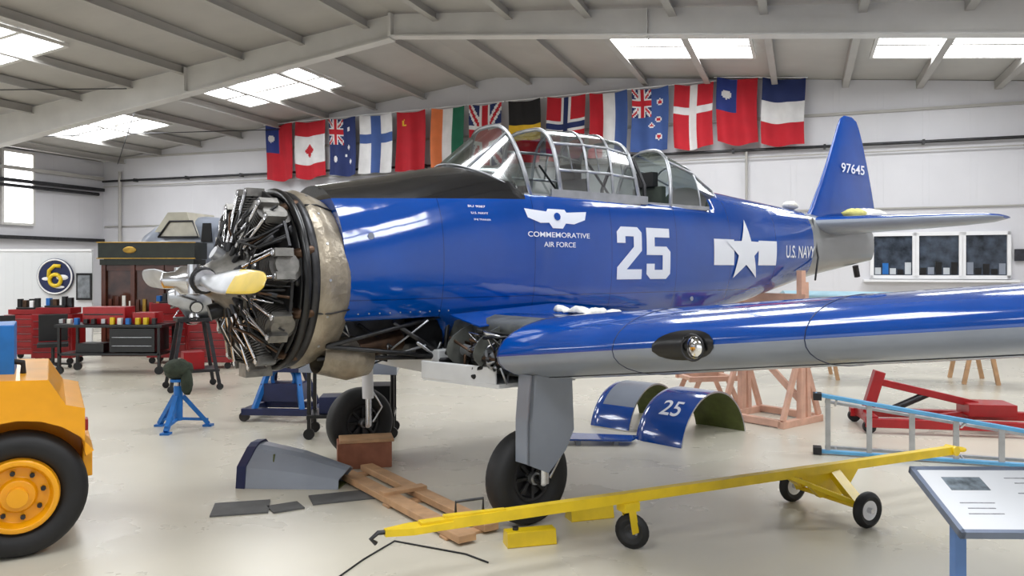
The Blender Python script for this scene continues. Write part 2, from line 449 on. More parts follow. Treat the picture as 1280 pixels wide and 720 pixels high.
def decal(vs,fs,m,t0,z0,w_,h_,name,cut=.05,off=.005,surf=fside):
    bm=bmesh.new();bv=[bm.verts.new((p[0]*w_,p[1]*h_,0)) for p in vs]
    for f in fs:
        try: bm.faces.new([bv[i] for i in f])
        except: pass
    bmesh.ops.triangulate(bm,faces=bm.faces)
    for ax,ln in((0,w_),(1,h_)):
        q=cut
        lo=min(v.co[ax] for v in bm.verts)
        while lo+q<max(v.co[ax] for v in bm.verts):
            co=[0,0,0];co[ax]=lo+q;no=[0,0,0];no[ax]=1
            bmesh.ops.bisect_plane(bm,geom=bm.verts[:]+bm.edges[:]+bm.faces[:],plane_co=co,plane_no=no,dist=1e-5)
            q+=cut
    for v in bm.verts:
        t=t0+v.co.x;z=z0+v.co.y
        v.co=(t,-(surf(t,z)+off),z)
    me=bpy.data.meshes.new(name);bm.to_mesh(me);bm.free();me.materials.append(m)
    o=bpy.data.objects.new(name,me);bpy.context.scene.collection.objects.link(o);o.parent=air
    return o
D2=[(0,0),(3,0),(3,.95),(1.15,.95),(3,2.75),(3,4.5),(2.5,5),(.5,5),(0,4.5),(0,3.45),(1,3.45),(1,4.1),(2,4.1),(2,3.1),(0,1.15)]
D5=[(0,5),(2.9,5),(2.9,4.1),(1,4.1),(1,3.2),(2.5,3.2),(3,2.7),(3,.5),(2.5,0),(.5,0),(0,.5),(0,1.5),(1,1.5),(1,.9),(2,.9),(2,2.35),(0,2.35)]
mk=mat('marking_white',(226,229,236),.35,0,.02,3)
decal([(x/3,y/5) for x,y in D2],poly_tri(D2),mk,1.70,1.76,.35,.5,'number_2')
decal([(x/3,y/5) for x,y in D5],poly_tri(D5),mk,2.12,1.76,.36,.5,'number_5')
sv=[]
for i in range(10):
    r=.36 if i%2==0 else .145;a=math.pi/2+i*math.pi/5;sv.append((r*math.cos(a)*1.15,r*math.sin(a)))
decal(sv,poly_tri(sv),mk,3.84,2.05,1,1,'star_insignia',off=.012)
decal([(-.62,-.14),(-.24,-.14),(-.24,.14),(-.62,.14)],[(0,1,2,3)],mk,3.84,2.04,1,1,'star_bar_left')
decal([(.26,-.14),(.66,-.14),(.66,.14),(.26,.14)],[(0,1,2,3)],mk,3.84,2.04,1,1,'star_bar_right')
v_,f_=text_geo('U.S. NAVY');decal(v_,f_,mk,4.72,1.99,.72,.15,'navy_lettering')
v_,f_=text_geo('COMMEMORATIVE');decal(v_,f_,mk,.60,2.135,.74,.045,'commemorative_lettering')
v_,f_=text_geo('AIR FORCE');decal(v_,f_,mk,.78,2.05,.38,.045,'airforce_lettering')
wg_=[(-.37,.09),(-.12,.07),(-.1,.1),(.1,.1),(.12,.07),(.37,.09),(.34,.0),(.2,-.05),(.1,-.045),(.06,-.1),(-.06,-.1),(-.1,-.045),(-.2,-.05),(-.34,0)]
decal(wg_,poly_tri(wg_),mk,.95,2.30,1,.85,'wings_emblem')
decal([(.04*math.cos(i*math.pi/5),.035*math.sin(i*math.pi/5)+.01) for i in range(10)],[tuple(range(10))],fusm,.95,2.31,1,1,'emblem_centre',off=.01)
for k,tx in enumerate(('BU 9087','U.S. NAVY','SNJ TRAINER')):
    v_,f_=text_geo(tx);decal(v_,f_,mk,.0+.02*k,2.36-.055*k,.17,.018,'stencil_%d'%k)
w=MB()
for (t,z) in((2.9,1.55),(-.9,2.1)):
    yy=-(fside(t,z)+.002);w.cyl((t,yy,z),(t,yy-.006,z),.025,grey,n=12)
for i in range(10):
    t=-1.0+.1*i*.9; 
    w.cyl((t,-(fside(t,1.53)+.002),1.53),(t,-(fside(t,1.53)+.006),1.53),.006,alu,n=6)
w.obj('fasteners',air)

# canopy
def arch(t,top,hw=.40,sill=2.49,lean=0,n=20,ez=.5,ey=.5):
    pts=[]
    for i in range(n+1):
        a=math.pi*i/n
        y=-hw*math.copysign(abs(math.cos(a))**ey,math.cos(a)); z=sill+(top-sill)*abs(math.sin(a))**ez
        y*=1-.16*(z-sill)/(top-sill)
        pts.append(Vector((t+lean*(z-sill)/(top-sill),y,z)))
    return pts
fr=MB();gl=MB()
ws=arch(.74,3.14,.41,lean=-.17,ez=.62,ey=.6)
base=[Vector((.62-.55*math.sin(math.pi*i/20),-.42*math.cos(math.pi*i/20),2.49+.27*abs(math.sin(math.pi*i/20))**.8)) for i in range(21)]
c1=arch(1.08,3.15,.43,lean=-.06);c2=arch(1.42,3.17,.43);c3=arch(1.74,3.17,.43);c4=arch(2.10,3.12,.43,lean=-.10)
r1=arch(2.58,3.11,.40,lean=.10,ez=.7,ey=.65);r2=arch(3.1,2.98,.37,ez=.7,ey=.65);r3=arch(3.5,2.76,.28,sill=2.55,ez=.7,ey=.65)
def frame_strip(a,wd,m=alu):
    # flat metal band following an arch
    out=[Vector((p.x-wd/2,p.y*1.015,2.49+(p.z-2.49)*1.012)) for p in a];out2=[Vector((p.x+wd/2,p.y*1.015,2.49+(p.z-2.49)*1.012)) for p in a]
    fr.loft([out,out2],m,cap=False,closed=False)
for a in(ws,c1,c4,r1): fr.tube(a,.018,alu);frame_strip(a,.05)
for a in(base,c2,c3,r2,r3): fr.tube(a,.010,alu)
for a in(c2,c3): frame_strip(a,.03)
for pr in((base,ws),(c1,c2),(c2,c3),(c3,c4),(r1,r2),(r2,r3)):
    gl.loft(list(pr),glass,cap=False,closed=False)
    for i in ((6,14) if pr[0] is base else ((0,1,4,16,19,20) if pr[0] in (c1,c2,c3) else (0,5,15,20))): fr.tube([pr[0][i],pr[1][i]],.014,alu)
for (p,q) in ((c1,c2),(c2,c3),(c3,c4)):
    for s0,s1 in((1,4),(19,16)):
        a=(p[s0]+q[s0])/2;b_=(p[s1]+q[s1])/2;fr.tube([a,b_],.007,alu)
for k in(-1,1):
    fr.beam((.66,k*.40,2.50),(3.2,k*.385,2.50),.04,.04,alu);fr.beam((.95,k*.435,2.53),(2.2,k*.435,2.53),.02,.08,alu)
fr.obj('canopy_frames',air);gl.obj('canopy_glass',air)
ck=MB()
for t in(1.35,2.45):
    ck.box((t+.25,0,2.4),(.07,.42,.65),inner);ck.box((t,0,2.2),(.42,.42,.08),inner);ck.box((t+.22,0,2.8),(.09,.24,.16),black)
for t in(.75,1.95):
    ck.box((t,0,2.42),(.06,.66,.35),gloss_black);ck.cyl((t+.25,0,2.05),(t+.27,0,2.4),.015,dsteel)
    for y in(-.2,0,.2): ck.cyl((t+.03,y,2.46),(t+.04,y,2.46),.05,alu,n=12)
ck.tube([(2.3,-.33,2.1),(2.3,-.3,2.7),(2.3,-.15,2.98),(2.3,.15,2.98),(2.3,.3,2.7),(2.3,.33,2.1)],.02,dsteel)
ck.tube([(1.9,-.33,2.45),(1.45,-.33,2.9)],.012,dsteel);ck.tube([(1.9,.33,2.45),(1.45,.33,2.9)],.012,dsteel)
ck.obj('cockpit_interior',air,bevel=.01)

def foil(c,T=.17,up=1.15,lo=.78,n=14):
    xs=[(1-math.cos(math.pi*i/n))/2 for i in range(n+1)]
    yt=lambda x:5*T*(.2969*math.sqrt(x)-.126*x-.3516*x*x+.2843*x**3-.1036*x**4)
    up_=[(x*c,yt(x)*c*up) for x in reversed(xs)]
    lo_=[(x*c,-yt(x)*c*lo) for x in xs[1:-1]]
    return up_+lo_
NF=20
UP,LO=1.24,.98
def wingloft(secs,mtop,mbot,T=.17,up=UP,lo=LO,split=0):
    rings=[]
    for (v,le,c,zp) in secs:
        rings.append([Vector((le+x,-v,zp+z)) for x,z in foil(c,T,up,lo,NF)])
    w=MB();w.loft(rings,lambda i,j:(mtop if i<NF+split else mbot));return w
def wz(v): return 1.245+.118*(v-1.35)
def wle(v): return -.34+.13*(v-1.35)
def wc(v): return 2.55-.225*(v-1.35)
S=[(v,wle(v),wc(v),wz(v)) for v in(1.35,2,2.7,3.4,4.2,5,5.6)]
S+=[(6.0,.33,1.35,wz(6)),(6.25,.5,1.05,wz(6.25)),(6.38,.75,.6,wz(6.38))]
w=wingloft(S,blue,grey,split=0);w.obj('wing_outer_panel',air)
w=MB()
for v in(1.36,2.35,3.55):
    ring=[Vector((wle(v)+x,-v,wz(v)+z)) for x,z in foil(wc(v),.171,UP,LO,NF)]
    pts=ring[4:NF+9];w.tube(pts,.003,navy,6)
# rivet lines / lower panel joints on the underside
for fx in(.12,.30):
    pts=[]
    for v in np.linspace(1.4,5.6,12):
        v=float(v);c=wc(v);yt=5*.17*(.2969*math.sqrt(fx)-.126*fx-.3516*fx*fx+.2843*fx**3-.1036*fx**4)*c*LO
        pts.append((wle(v)+fx*c,-v,wz(v)-yt))
    w.tube(pts,.0035,dsteel,6)
w.obj('wing_seams',air)
w=MB();rg=[]
for v in np.linspace(2.64,3.04,13):
    v=float(v);k=math.sqrt(max(0,1-((v-2.84)/.205)**2))
    fo_=foil(wc(v),.17,UP,LO,40)
    a=[Vector((wle(v)+x-.006,-v,wz(v)+z)) for x,z in fo_]
    i0=40-3.6*max(.1,k);i1=40+4.2*max(.1,k);row=[]
    for q in range(12):
        f=i0+(i1-i0)*q/11;ii=int(f);row.append(a[ii].lerp(a[ii+1],f-ii))
    rg.append(row)
w.loft(rg,gloss_black,cap=False,closed=False)
v=2.92;w.sphere((wle(v)+.005,-v,wz(v)-.01),.07,mirror,(.4,1,.95),rot=Matrix.Rotation(R(-8),3,'Z'))
w.torus((wle(v)-.018,-v,wz(v)-.01),(1,.1,0),.072,.007,dsteel,24,6)
w.obj('landing_light',air)
S=[(v,.0,2.2,1.24) for v in(-1.36,-.6,.6,1.34)]
w=MB();rings=[]
for (v,le,c,zp) in S:
    f=[(x,z) for x,z in foil(2.5,.17,UP,LO,NF)]
    rings.append([Vector((max(le-.36+x,-.10),-v,zp+z)) for x,z in f])
w.loft(rings,lambda i,j: blue if i<NF-6 else (well if i<NF+6 else grey));w.obj('wing_centre_section',air)
w=MB()
for v in(-1.1,-.75,.75,1.1):
    w.prism([(-.36+x,z) for x,z in foil(2.5,.165,UP,LO,NF) if x<.32],(0,-v,1.24),(1,0,0),(0,0,1),(0,.012,0),well)
for k in range(34):
    sg=random.choice((1,1,-1));v=sg*random.uniform(.55,1.3);z=random.uniform(1.1,1.38)
    w.tube([(-.12,-v,z),(-.25,-v-random.uniform(-.15,.15),z+random.uniform(-.08,.08)),(-.3,-v+random.uniform(-.2,.2),z+random.uniform(-.1,.08)),(-.12,-v+random.uniform(-.2,.2),z)],random.choice((.008,.012,.018)),random.choice((dsteel,alu,black,steel,brownp)))
w.box((-.02,-.95,1.30),(.2,.3,.12),dsteel);w.cyl((-.2,-.6,1.25),(-.2,-1.25,1.2),.045,alu)
w.obj('wheel_well_plumbing',air)
w=MB();w.add([(-.2,-.55,1.50),(.9,-.52,1.56),(2.2,-.48,1.42),(2.2,-.75,1.30),(.9,-.8,1.50),(-.2,-.95,1.43)],[(0,1,4,5),(1,2,3,4)],blue);w.obj('root_fillet',air,solid=.01)
w=MB();bp_=mat('belly_pale',(212,213,214),.5,0,.08,4);w.box((.1,0,1.12),(.75,1.0,.2),bp_)
w.prism([(-.42,-.5),(-.25,-1.25),(.5,-1.25),(.5,-.4)],(0,0,1.00),(1,0,0),(0,1,0),(0,0,.03),bp_);w.box((-.33,-.85,1.08),(.02,.75,.14),bp_,rot=R(14));w.box((1.0,0,1.12),(1.1,.8,.14),grey);w.obj('belly_panel',air,bevel=.01)
w=MB();rings=[]
for z,le,te in((2.45,5.6,7.42),(2.65,5.78,7.44),(3.0,6.0,7.33),(3.3,6.17,7.22),(3.6,6.33,7.1),(3.8,6.43,7.0),(3.9,6.5,6.93),(3.95,6.6,6.82)):
    rings.append([Vector((le+x,yy,z)) for x,yy in foil(te-le,.09,1,1,NF)])
finb=mat('fin_blue',BLUE_RGB,.2,0,.08,3,coat=.5)
w.loft(rings,finb);w.obj('fin',air)
for nm,sg in(('stabilizer_port',1),('stabilizer_starboard',-1)):
    S=[(sg*v,le,te-le,2.43+.02*abs(v)) for v,le,te in((.08,5.55,7.05),(.6,5.76,7.08),(1.2,6.0,7.1),(1.6,6.17,7.08),(1.85,6.3,7.0),(1.97,6.45,6.85),(2.0,6.55,6.75))]
    w=wingloft(S,blue,grey,.15,up=1,lo=1.2,split=-2);w.obj(nm,air)
w=MB()
w.sphere((6.7,-.28,2.57),.2,cloth,(2.0,.9,.5),n=20,noise=.18);w.sphere((6.35,-.3,2.58),.16,mat('yellow_cloth',(205,198,120),.9,0,.2,10),(1.5,.8,.45),n=18,noise=.2)
w.sphere((5.3,-.02,2.66),.09,cloth,(1.3,1,.6),n=12,noise=.3)
w.obj('protective_cloth',air)
v_,f_=text_geo('97645')
fins=lambda t,z:.06
decal(v_,f_,mk,6.42,3.16,.6,.13,'fin_serial',surf=fins,off=.008)
w=MB();w.tube([(5.35,-.33,1.72),(5.5,-.28,2.0),(5.5,-.2,2.5)],.012,dsteel);w.cyl((6.9,0,1.9),(6.95,0,1.75),.04,dsteel)
for k in range(3): w.torus((5.6+.5*k,0,2.17-.02*k),(1,0,.05),.0+.245-.085*k,.006,dsteel,30,5)
w.obj('tail_details',air)

# engine
C=1.78
eng=MB()
def EX(x,r,th): return Vector((x,r*math.cos(th),C+r*math.sin(th)))
ecx=-1.56
eng.lathe([(-1.28,.0),(-1.28,.30),(-1.42,.31),(-1.46,.27),(-1.68,.27),(-1.72,.25),(-1.78,.20),(-1.88,.13),(-1.93,.10),(-1.93,0)],(0,0,C),(1,0,0),headm,36)
eng.lathe([(-1.46,0),(-1.46,.62),(-1.44,.62),(-1.44,0)],(0,0,C),(1,0,0),gloss_black,36)
for i in range(9):
    th=math.pi/2+i*2*math.pi/9
    d=Vector((0,math.cos(th),math.sin(th)));tn=Vector((0,-math.sin(th),math.cos(th)))
    o=Vector((ecx,0,C))
    rotm=Matrix((Vector((1,0,0)),tn,d)).transposed()
    eng.cyl(o+d*.24,o+d*.48,.09,iron,n=14)
    for k in range(11): eng.cyl(o+d*(.28+.019*k),o+d*(.286+.019*k),.115,iron,n=18)
    eng.cyl(o+d*.48,o+d*.63,.12,headm,r2=.085,n=14)
    for k in range(7): eng.cyl(o+d*(.49+.019*k),o+d*(.496+.019*k),.145-.004*k,iron,n=18)
    for sg in(-1,1):
        hc=o+d*.635+tn*sg*.08+Vector((-.03,0,0))
        eng.box(hc,(.13,.055,.06),headm,rot=rotm)
        eng.cyl(hc+Vector((-.066,0,0)),hc+Vector((-.075,0,0)),.022,steel,n=8)
        eng.cyl(Vector((-1.76,0,C))+d*.20+tn*sg*.035,hc+Vector((-.07,0,0))-d*.02,.014,steel,n=8)
        eng.cyl(Vector((-1.76,0,C))+d*.20+tn*sg*.035,Vector((-1.75,0,C))+d*.27+tn*sg*.04,.022,dsteel,n=8)
        eng.tube([Vector((-1.70,0,C))+d*.28,Vector((-1.72,0,C))+d*.4+tn*sg*.09,o+d*.53+tn*sg*.13+Vector((-.06,0,0))],.009,random.choice((steel,brownp,steel)),6)
        eng.tube([Vector((-1.68,0,C))+d*.30+tn*sg*.07,Vector((-1.70,0,C))+d*.45+tn*sg*.15,o+d*.6+tn*sg*.17+Vector((-.02,0,0))],.010,random.choice((black,alu,dsteel)),6)
    th2=th+math.pi/9;d2=Vector((0,math.cos(th2),math.sin(th2)));t2=Vector((0,-math.sin(th2),math.cos(th2)))
    eng.box(Vector((ecx+.02,0,C))+d2*.5,(.02,.2,.3),dsteel,rot=Matrix((Vector((1,0,0)),t2,d2)).transposed())
    eng.tube([Vector((-1.66,0,C))+d2*.27,Vector((-1.69,0,C))+d2*.38,Vector((-1.62,0,C))+d2*.6],.02,random.choice((dsteel,brownp,headm)),8)
    eng.tube([Vector((-1.34,0,C))+d*.25+tn*.08,Vector((-1.38,0,C))+d*.45+tn*.13,o+d*.57+tn*.1+Vector((.07,0,0))],.032,dsteel,10)
    eng.tube([o+d*.58-tn*.07+Vector((.05,0,0)),Vector((-1.38,0,C))+d*.62-tn*.1,Vector((-1.24,0,C))+d*.56-tn*.12],.04,brownp,10)
eng.torus((-1.66,0,C),(1,0,0),.31,.018,steel,48,8)
eng.torus((-1.43,0,C),(1,0,0),.65,.03,gloss_black,64,8)
eng.torus((-1.36,0,C),(1,0,0),.62,.045,dsteel,64,8)
eng.torus((-1.25,0,C),(1,0,0),.55,.055,brownp,64,10)
for k in range(46):
    th=random.uniform(0,6.28);th2=th+random.uniform(-.4,.4)
    eng.tube([EX(-1.72,.24,th),EX(-1.76,.36,th),EX(-1.70,.50,th2),EX(-1.56,.66,th2)],random.choice((.005,.007,.010)),random.choice((black,black,steel,dsteel,brownp)),6)
eng.cyl((-1.72,0,C+.12),(-1.86,0,C+.2),.05,alu);eng.cyl((-1.72,.1,C-.2),(-1.85,.12,C-.24),.06,dsteel)
eng.box((-1.55,0,C-.66),(.2,.14,.1),headm)
eng.obj('radial_engine',air)
w=MB()
w.lathe([(-1.34,.655),(-1.30,.675),(-1.22,.655),(-1.13,.62),(-1.08,.60),(-1.08,.57),(-1.2,.6),(-1.28,.64),(-1.34,.655)],(0,0,C),(1,0,0),beige,64)
w.lathe([(-1.215,.0),(-1.215,.63)],(0,0,C),(1,0,0),dsteel,48)
for k in range(16):
    th=k*math.pi/8; w.cyl(EX(-1.27,.655,th),EX(-1.27,.673,th),.010,alu,n=8)
for th in(.3,2.2,3.5,4.6): w.tube([EX(-1.34,.665,th),EX(-1.25,.67,th),EX(-1.08,.61,th)],.006,dsteel,6)
w.obj('cowl_shroud_ring',air)
w=MB()
for sg in(-1,1):
    for a,b_ in(((-1.2,.45,1.3),(-.15,.45,1.5)),((-1.2,.45,1.3),(-.15,.4,1.15)),((-.15,.4,1.15),(-.15,.45,1.5)),((-1.2,.3,1.2),(-.15,.4,1.15)),((-.65,.45,1.45),(-.15,.4,1.15))):
        w.tube([(a[0],sg*a[1],a[2]),(b_[0],sg*b_[1],b_[2])],.018,dsteel)
w.box((-.75,0,1.36),(.6,.55,.22),dsteel);w.cyl((-.5,-.25,1.3),(-.9,-.3,1.25),.09,brownp);w.box((-.35,-.28,1.3),(.10,.08,.1),mat('red_part',(130,30,24),.5))
w.box((-.3,0,1.3),(.25,.8,.3),gloss_black)
for k in range(60):
    x=random.uniform(-1.1,-.2);y=random.uniform(-.45,.45);z=random.uniform(1.15,1.45)
    w.tube([(x,y,z),(x+random.uniform(-.2,.2),y+random.uniform(-.1,.1),z-random.uniform(-.05,.12)),(x+random.uniform(-.3,.3),y+random.uniform(-.15,.15),min(1.47,z+random.uniform(-.1,.2)))],random.choice((.008,.012,.02)),random.choice((black,dsteel,brownp,alu)),6)
w.lathe([(0,.14),(.25,.17),(.42,.12),(.45,0)],(-1.18,-.25,1.22),(1,0,-.15),beige,20)
w.obj('accessory_section',air)
# propeller
PX=-2.0
w=MB()
w.lathe([(-1.90,.0),(-1.90,.085),(PX+.06,.10),(PX-.08,.10),(PX-.12,.06),(PX-.20,.055),(PX-.22,0)],(0,0,C),(1,0,0),steel,24)
w.cyl((PX,-.3,C),(PX,.3,C),.075,steel);w.cyl((PX-.04,-.16,C-.09),(PX-.04,-.16,C+.11),.04,steel);w.cyl((PX-.04,.16,C-.11),(PX-.04,.16,C+.09),.04,steel)
w.torus((PX,.24,C),(0,1,0),.08,.015,dsteel,20,6);w.torus((PX,-.24,C),(0,1,0),.08,.015,dsteel,20,6)
for sg in(1,-1):
    tab=[(.28,.09,.075,60),(.4,.12,.06,52),(.6,.18,.04,42),(.85,.19,.028,33),(1.1,.17,.02,26),(1.28,.14,.014,22),(1.35,.09,.01,20),(1.375,.04,.006,20)]
    def q(y):
        rr=[]
        c,t,b3=hinterp(tab,y);be=R(b3)*sg
        for i in range(16):
            a=2*math.pi*i/16;u=math.cos(a)*c/2;n_=math.sin(a)*t/2
            rr.append(Vector((PX+u*math.sin(be)+n_*math.cos(be),-sg*y,C+u*math.cos(be)-n_*math.sin(be))))
        return rr
    ys=[.28,.34,.4,.5,.6,.7,.75,.85,.95,1.05,1.15,1.22,1.28,1.32,1.35,1.365,1.375]
    rings=[q(y) for y in ys]
    def pm_(i,j,sg=sg,ys=ys):
        front=8<=i
        if front:
            if sg==-1: return alu
            return yellow if (ys[j]>.8 and 9<=i<=14) else (gloss_black if ys[j]>.8 else alu)
        return gloss_black if sg==1 else alu
    w.loft(rings,pm_)
w.obj('propeller',air)

def tyre(w,o,ax,r,wd,rim,rubber=black,rimm=dsteel,n=44):
    h=wd/2
    prof=[(-h*.55,rim),(-h*.85,rim+.02),(-h,(rim+r)/2),(-h*.9,r-.035),(-h*.6,r-.008),(-h*.2,r),(h*.2,r),(h*.6,r-.008),(h*.9,r-.035),(h,(rim+r)/2),(h*.85,rim+.02),(h*.55,rim)]
    w.lathe(prof,o,ax,rubber,n)
    w.lathe([(-h*.6,rim),(-h*.6,rim-.02),(-h*.3,rim-.03),(-h*.3,0)],o,ax,rimm,n);w.lathe([(h*.6,rim),(h*.6,rim-.02),(h*.3,rim-.03),(h*.3,0)],o,ax,rimm,n)
for nm,sg,vw in(('landing_gear_port',1,1.27),('landing_gear_starboard',-1,1.36)):
    w=MB();o=Vector((0,-sg*vw,.343))
    tyre(w,o,(0,1,0),.343,.21,.17)
    for k in range(8):
        a=k*math.pi/4
        for s2 in(-1,1): w.beam(o+Vector((0,s2*.05,0)),o+Vector((.15*math.cos(a),s2*.055,.15*math.sin(a))),.02,.025,dsteel)
    w.cyl(o+Vector((0,-.1,0)),o+Vector((0,.1,0)),.045,alu)
    ys=-sg*(vw+.19) if sg==1 else -sg*(vw-.17)
    w.cyl((0,-sg*vw,.343),(0,ys,.343),.035,steel)
    w.cyl((.0,ys,.33),(0,ys,.62),.035,steel);w.cyl((0,ys,.6),(-.02,ys,1.2),.055,white if sg<0 else grey)
    w.tube([(0,ys,.9),(.1,ys+sg*.2,1.15)],.02,alu)
    w.tube([(.05,ys,.36),(.15,ys,.5),(.05,ys,.66)],.012,steel)
    if sg==1:
        w.prism([(-.17,1.12),(.2,1.12),(.22,.7),(.14,.56),(-.02,.42),(-.2,.5),(-.2,.8)],(0,ys-.075,0),(1,0,0),(0,0,1),(0,.02,0),grey)
        w.prism([(-.17,1.12),(-.2,.8),(-.2,.5),(-.19,.5),(-.15,1.12)],(0,ys-.075,0),(1,0,0),(0,0,1),(0,.15,0),grey)
    w.obj(nm,air,bevel=.004)

# ================================================================= SUPPORTS / FLOOR OBJECTS
w=MB()
for y in(-.42,.42):
    w.beam((0,y,0.0),(0,y,1.84),.07,.09,wood2,up=(1,0,0));w.beam((.14,y,0.0),(.08,y,1.7),.06,.07,wood2,up=(1,0,0))
    w.beam((-.42,y,.04),(.42,y,.04),.08,.08,wood2)
    w.beam((-.38,y,.08),(-.02,y,.9),.04,.08,wood2);w.beam((.38,y,.08),(.02,y,.9),.04,.08,wood2)
w.beam((0,-.5,1.50),(0,.5,1.50),.08,.12,wood2);w.beam((-.38,-.42,.05),(-.38,.42,.05),.08,.08,wood2);w.beam((.38,-.42,.05),(.38,.42,.05),.08,.08,wood2)
w.beam((0,-.40,.3),(0,.40,1.0),.04,.08,wood2)
w.obj('wooden_trestle',M=AM@Matrix.Translation((4.9,0,0)),bevel=.004)
w=MB()
for y in(0,.45):
    w.beam((-.38,y,.04),(.38,y,.04),.07,.07,wood2);w.beam((-.34,y,.06),(-.2,y,.36),.04,.06,wood2);w.beam((.34,y,.06),(.2,y,.36),.04,.06,wood2);w.beam((-.36,y,.36),(.36,y,.36),.05,.07,wood2)
w.beam((-.3,0,.36),(-.3,.45,.36),.06,.05,wood2);w.beam((.3,0,.36),(.3,.45,.36),.06,.05,wood2)
w.obj('wooden_cradle',M=TR(2.75,10.9,0,.2),bevel=.004)
pk=MB()
pk.beam((0,-.13,.045),(2.3,-.13,.045),.14,.05,wood);pk.beam((0.1,.13,.045),(2.2,.13,.045),.12,.05,wood)
for x in(.2,1.2,2.1): pk.box((x,0,.01),(.1,.42,.02),wood)
pk.box((1.1,0,.08),(.1,.38,.03),wood)
pk.obj('wooden_planks',M=TR(-1.50,7.35,0,math.atan2(-1.62,1.12)),bevel=.004)
w=MB();w.box((0,0,.12),(.5,.26,.24),mat('block_wood',(150,95,72),.6,0,.2,8));w.box((0.02,.0,.255),(.5,.28,.03),wood)
w.obj('wooden_block',M=TR(-1.40,7.57,0,R(14)),bevel=.006)
for x,y,rz_ in((.12,5.42,R(15)),(.58,5.98,R(18))):
    w=MB();w.prism([(-.07,0),(.07,0),(.05,.1),(-.05,.1)],(-.17,0,0),(0,1,0),(0,0,1),(.34,0,0),yellow);w.cyl((-.1,0,.1),(-.1,0,.12),.02,dsteel);w.obj('wheel_chock',M=TR(x,y,0,rz_),bevel=.008)
TB=TR(.77,5.3,0,math.atan2(.77,1.63))
w=MB()
w.beam((-1.45,0,.35),(3.2,0,.35),.06,.065,yellow)
w.beam((-1.3,0,.39),(-.9,0,.38),.04,.02,yellow)
w.prism([(-1.66,-.02),(-1.5,-.06),(-1.25,-.045),(-1.25,.045),(-1.5,.06),(-1.66,.02)],(0,0,.325),(1,0,0),(0,1,0),(0,0,.04),yellow)
w.tube([(-1.6,0,.345),(-1.7,0,.35),(-1.74,0,.32),(-1.71,0,.29)],.014,dsteel)
w.tube([(-1.2,.06,.37),(-1.2,.06,.45),(-1.02,.06,.45),(-1.02,.06,.37)],.009,dsteel)
w.cyl((3.2,-.05,.35),(3.2,.05,.35),.04,yellow);w.torus((3.28,0,.35),(0,0,1),.05,.015,yellow,20,6)
w.box((0,0,.29),(.12,.1,.06),yellow);w.beam((0,-.045,.28),(.03,-.045,.115),.012,.05,yellow);w.beam((0,.045,.28),(.03,.045,.115),.012,.05,yellow)
tyre(w,(.03,0,.118),(.8,.6,0),.118,.05,.05,rimm=dsteel,n=24);w.cyl((.03,-.05,.118),(.03,.05,.118),.015,steel)
for sg in(1,-1):
    w.beam((1.85,0,.32),(1.80,sg*.30,.14),.09,.05,yellow)
    w.beam((1.4,0,.33),(1.80,sg*.28,.15),.04,.03,yellow)
    tyre(w,(1.80,sg*.36,.13),(0,1,0),.13,.075,.07,rimm=white,n=28);w.cyl((1.80,sg*.30,.13),(1.80,sg*.41,.13),.02,steel)
w.cyl((1.80,-.36,.13),(1.80,.36,.13),.018,yellow);w.prism([(1.5,.32),(2.1,.32),(1.95,.14),(1.7,.14)],(0,-.02,0),(1,0,0),(0,0,1),(0,.04,0),yellow)
w.obj('aircraft_tow_bar',M=TB,bevel=.004)
w=MB();w.tube([(-1.15,4.2,.006),(-1.08,4.7,.006),(-.95,5.1,.006),(-.8,5.45,.006),(-.6,5.35,.006),(-.3,5.2,.006),(-.15,5.05,.006)],.006,black,6)
w.obj('electric_cable')
for (x,y,a,sx,sy) in((-2.10,6.2,R(14),.42,.34),(-1.76,6.22,R(32),.24,.2),(-1.38,6.5,R(22),.5,.26)):
    w=MB();w.box((0,0,.006),(sx,sy,.012),rubbermat);w.obj('rubber_mat',M=TR(x,y,0,a))
w=MB();rings=[]
for x,hh,wd in((0,.36,.34),(.45,.28,.28),(.86,.16,.2)):
    rings.append([Vector((x+(.06 if z>.5 else 0),yy,z*hh)) for yy,z in((-wd*.62,.0),(-wd*.55,.5),(-wd*.35,.93),(-wd*.15,1.0),(wd*.2,1.0),(wd*.42,.85),(wd*.55,.4),(wd*.6,0))])
w.loft(rings,grey,cap=False,closed=False,smooth=False)
q=[[p+Vector((-.012,0,0)) for p in rings[0]],[Vector((p.x+.07,p.y*1.02,p.z*1.02)) for p in rings[0]]]
w.loft(q,navy,cap=False,closed=False,smooth=False)
w.add([(.3,-.17,.01),(.3,.17,.01),(.3,.13,.28),(.3,-.13,.28)],[(0,1,2,3)],olive)
w.add([(0,-.17,.01),(0,.17,.01),(.86,.1,.01),(.86,-.1,.01)],[(0,1,2,3)],olive)
w.obj('landing_gear_fairing',M=TR(-2.30,6.98,0,R(-8)),solid=.012)
w=MB();w.prism([(-.42,-.13),(.35,-.18),(.46,.05),(-.3,.2)],(0,0,.05),(1,0,0),(0,1,0),(0,0,.02),blue);w.box((-.2,0,.025),(.05,.25,.05),grey);w.box((.2,0,.025),(.05,.25,.05),grey);w.obj('gear_door_panel',M=TR(.90,8.55,0,0))
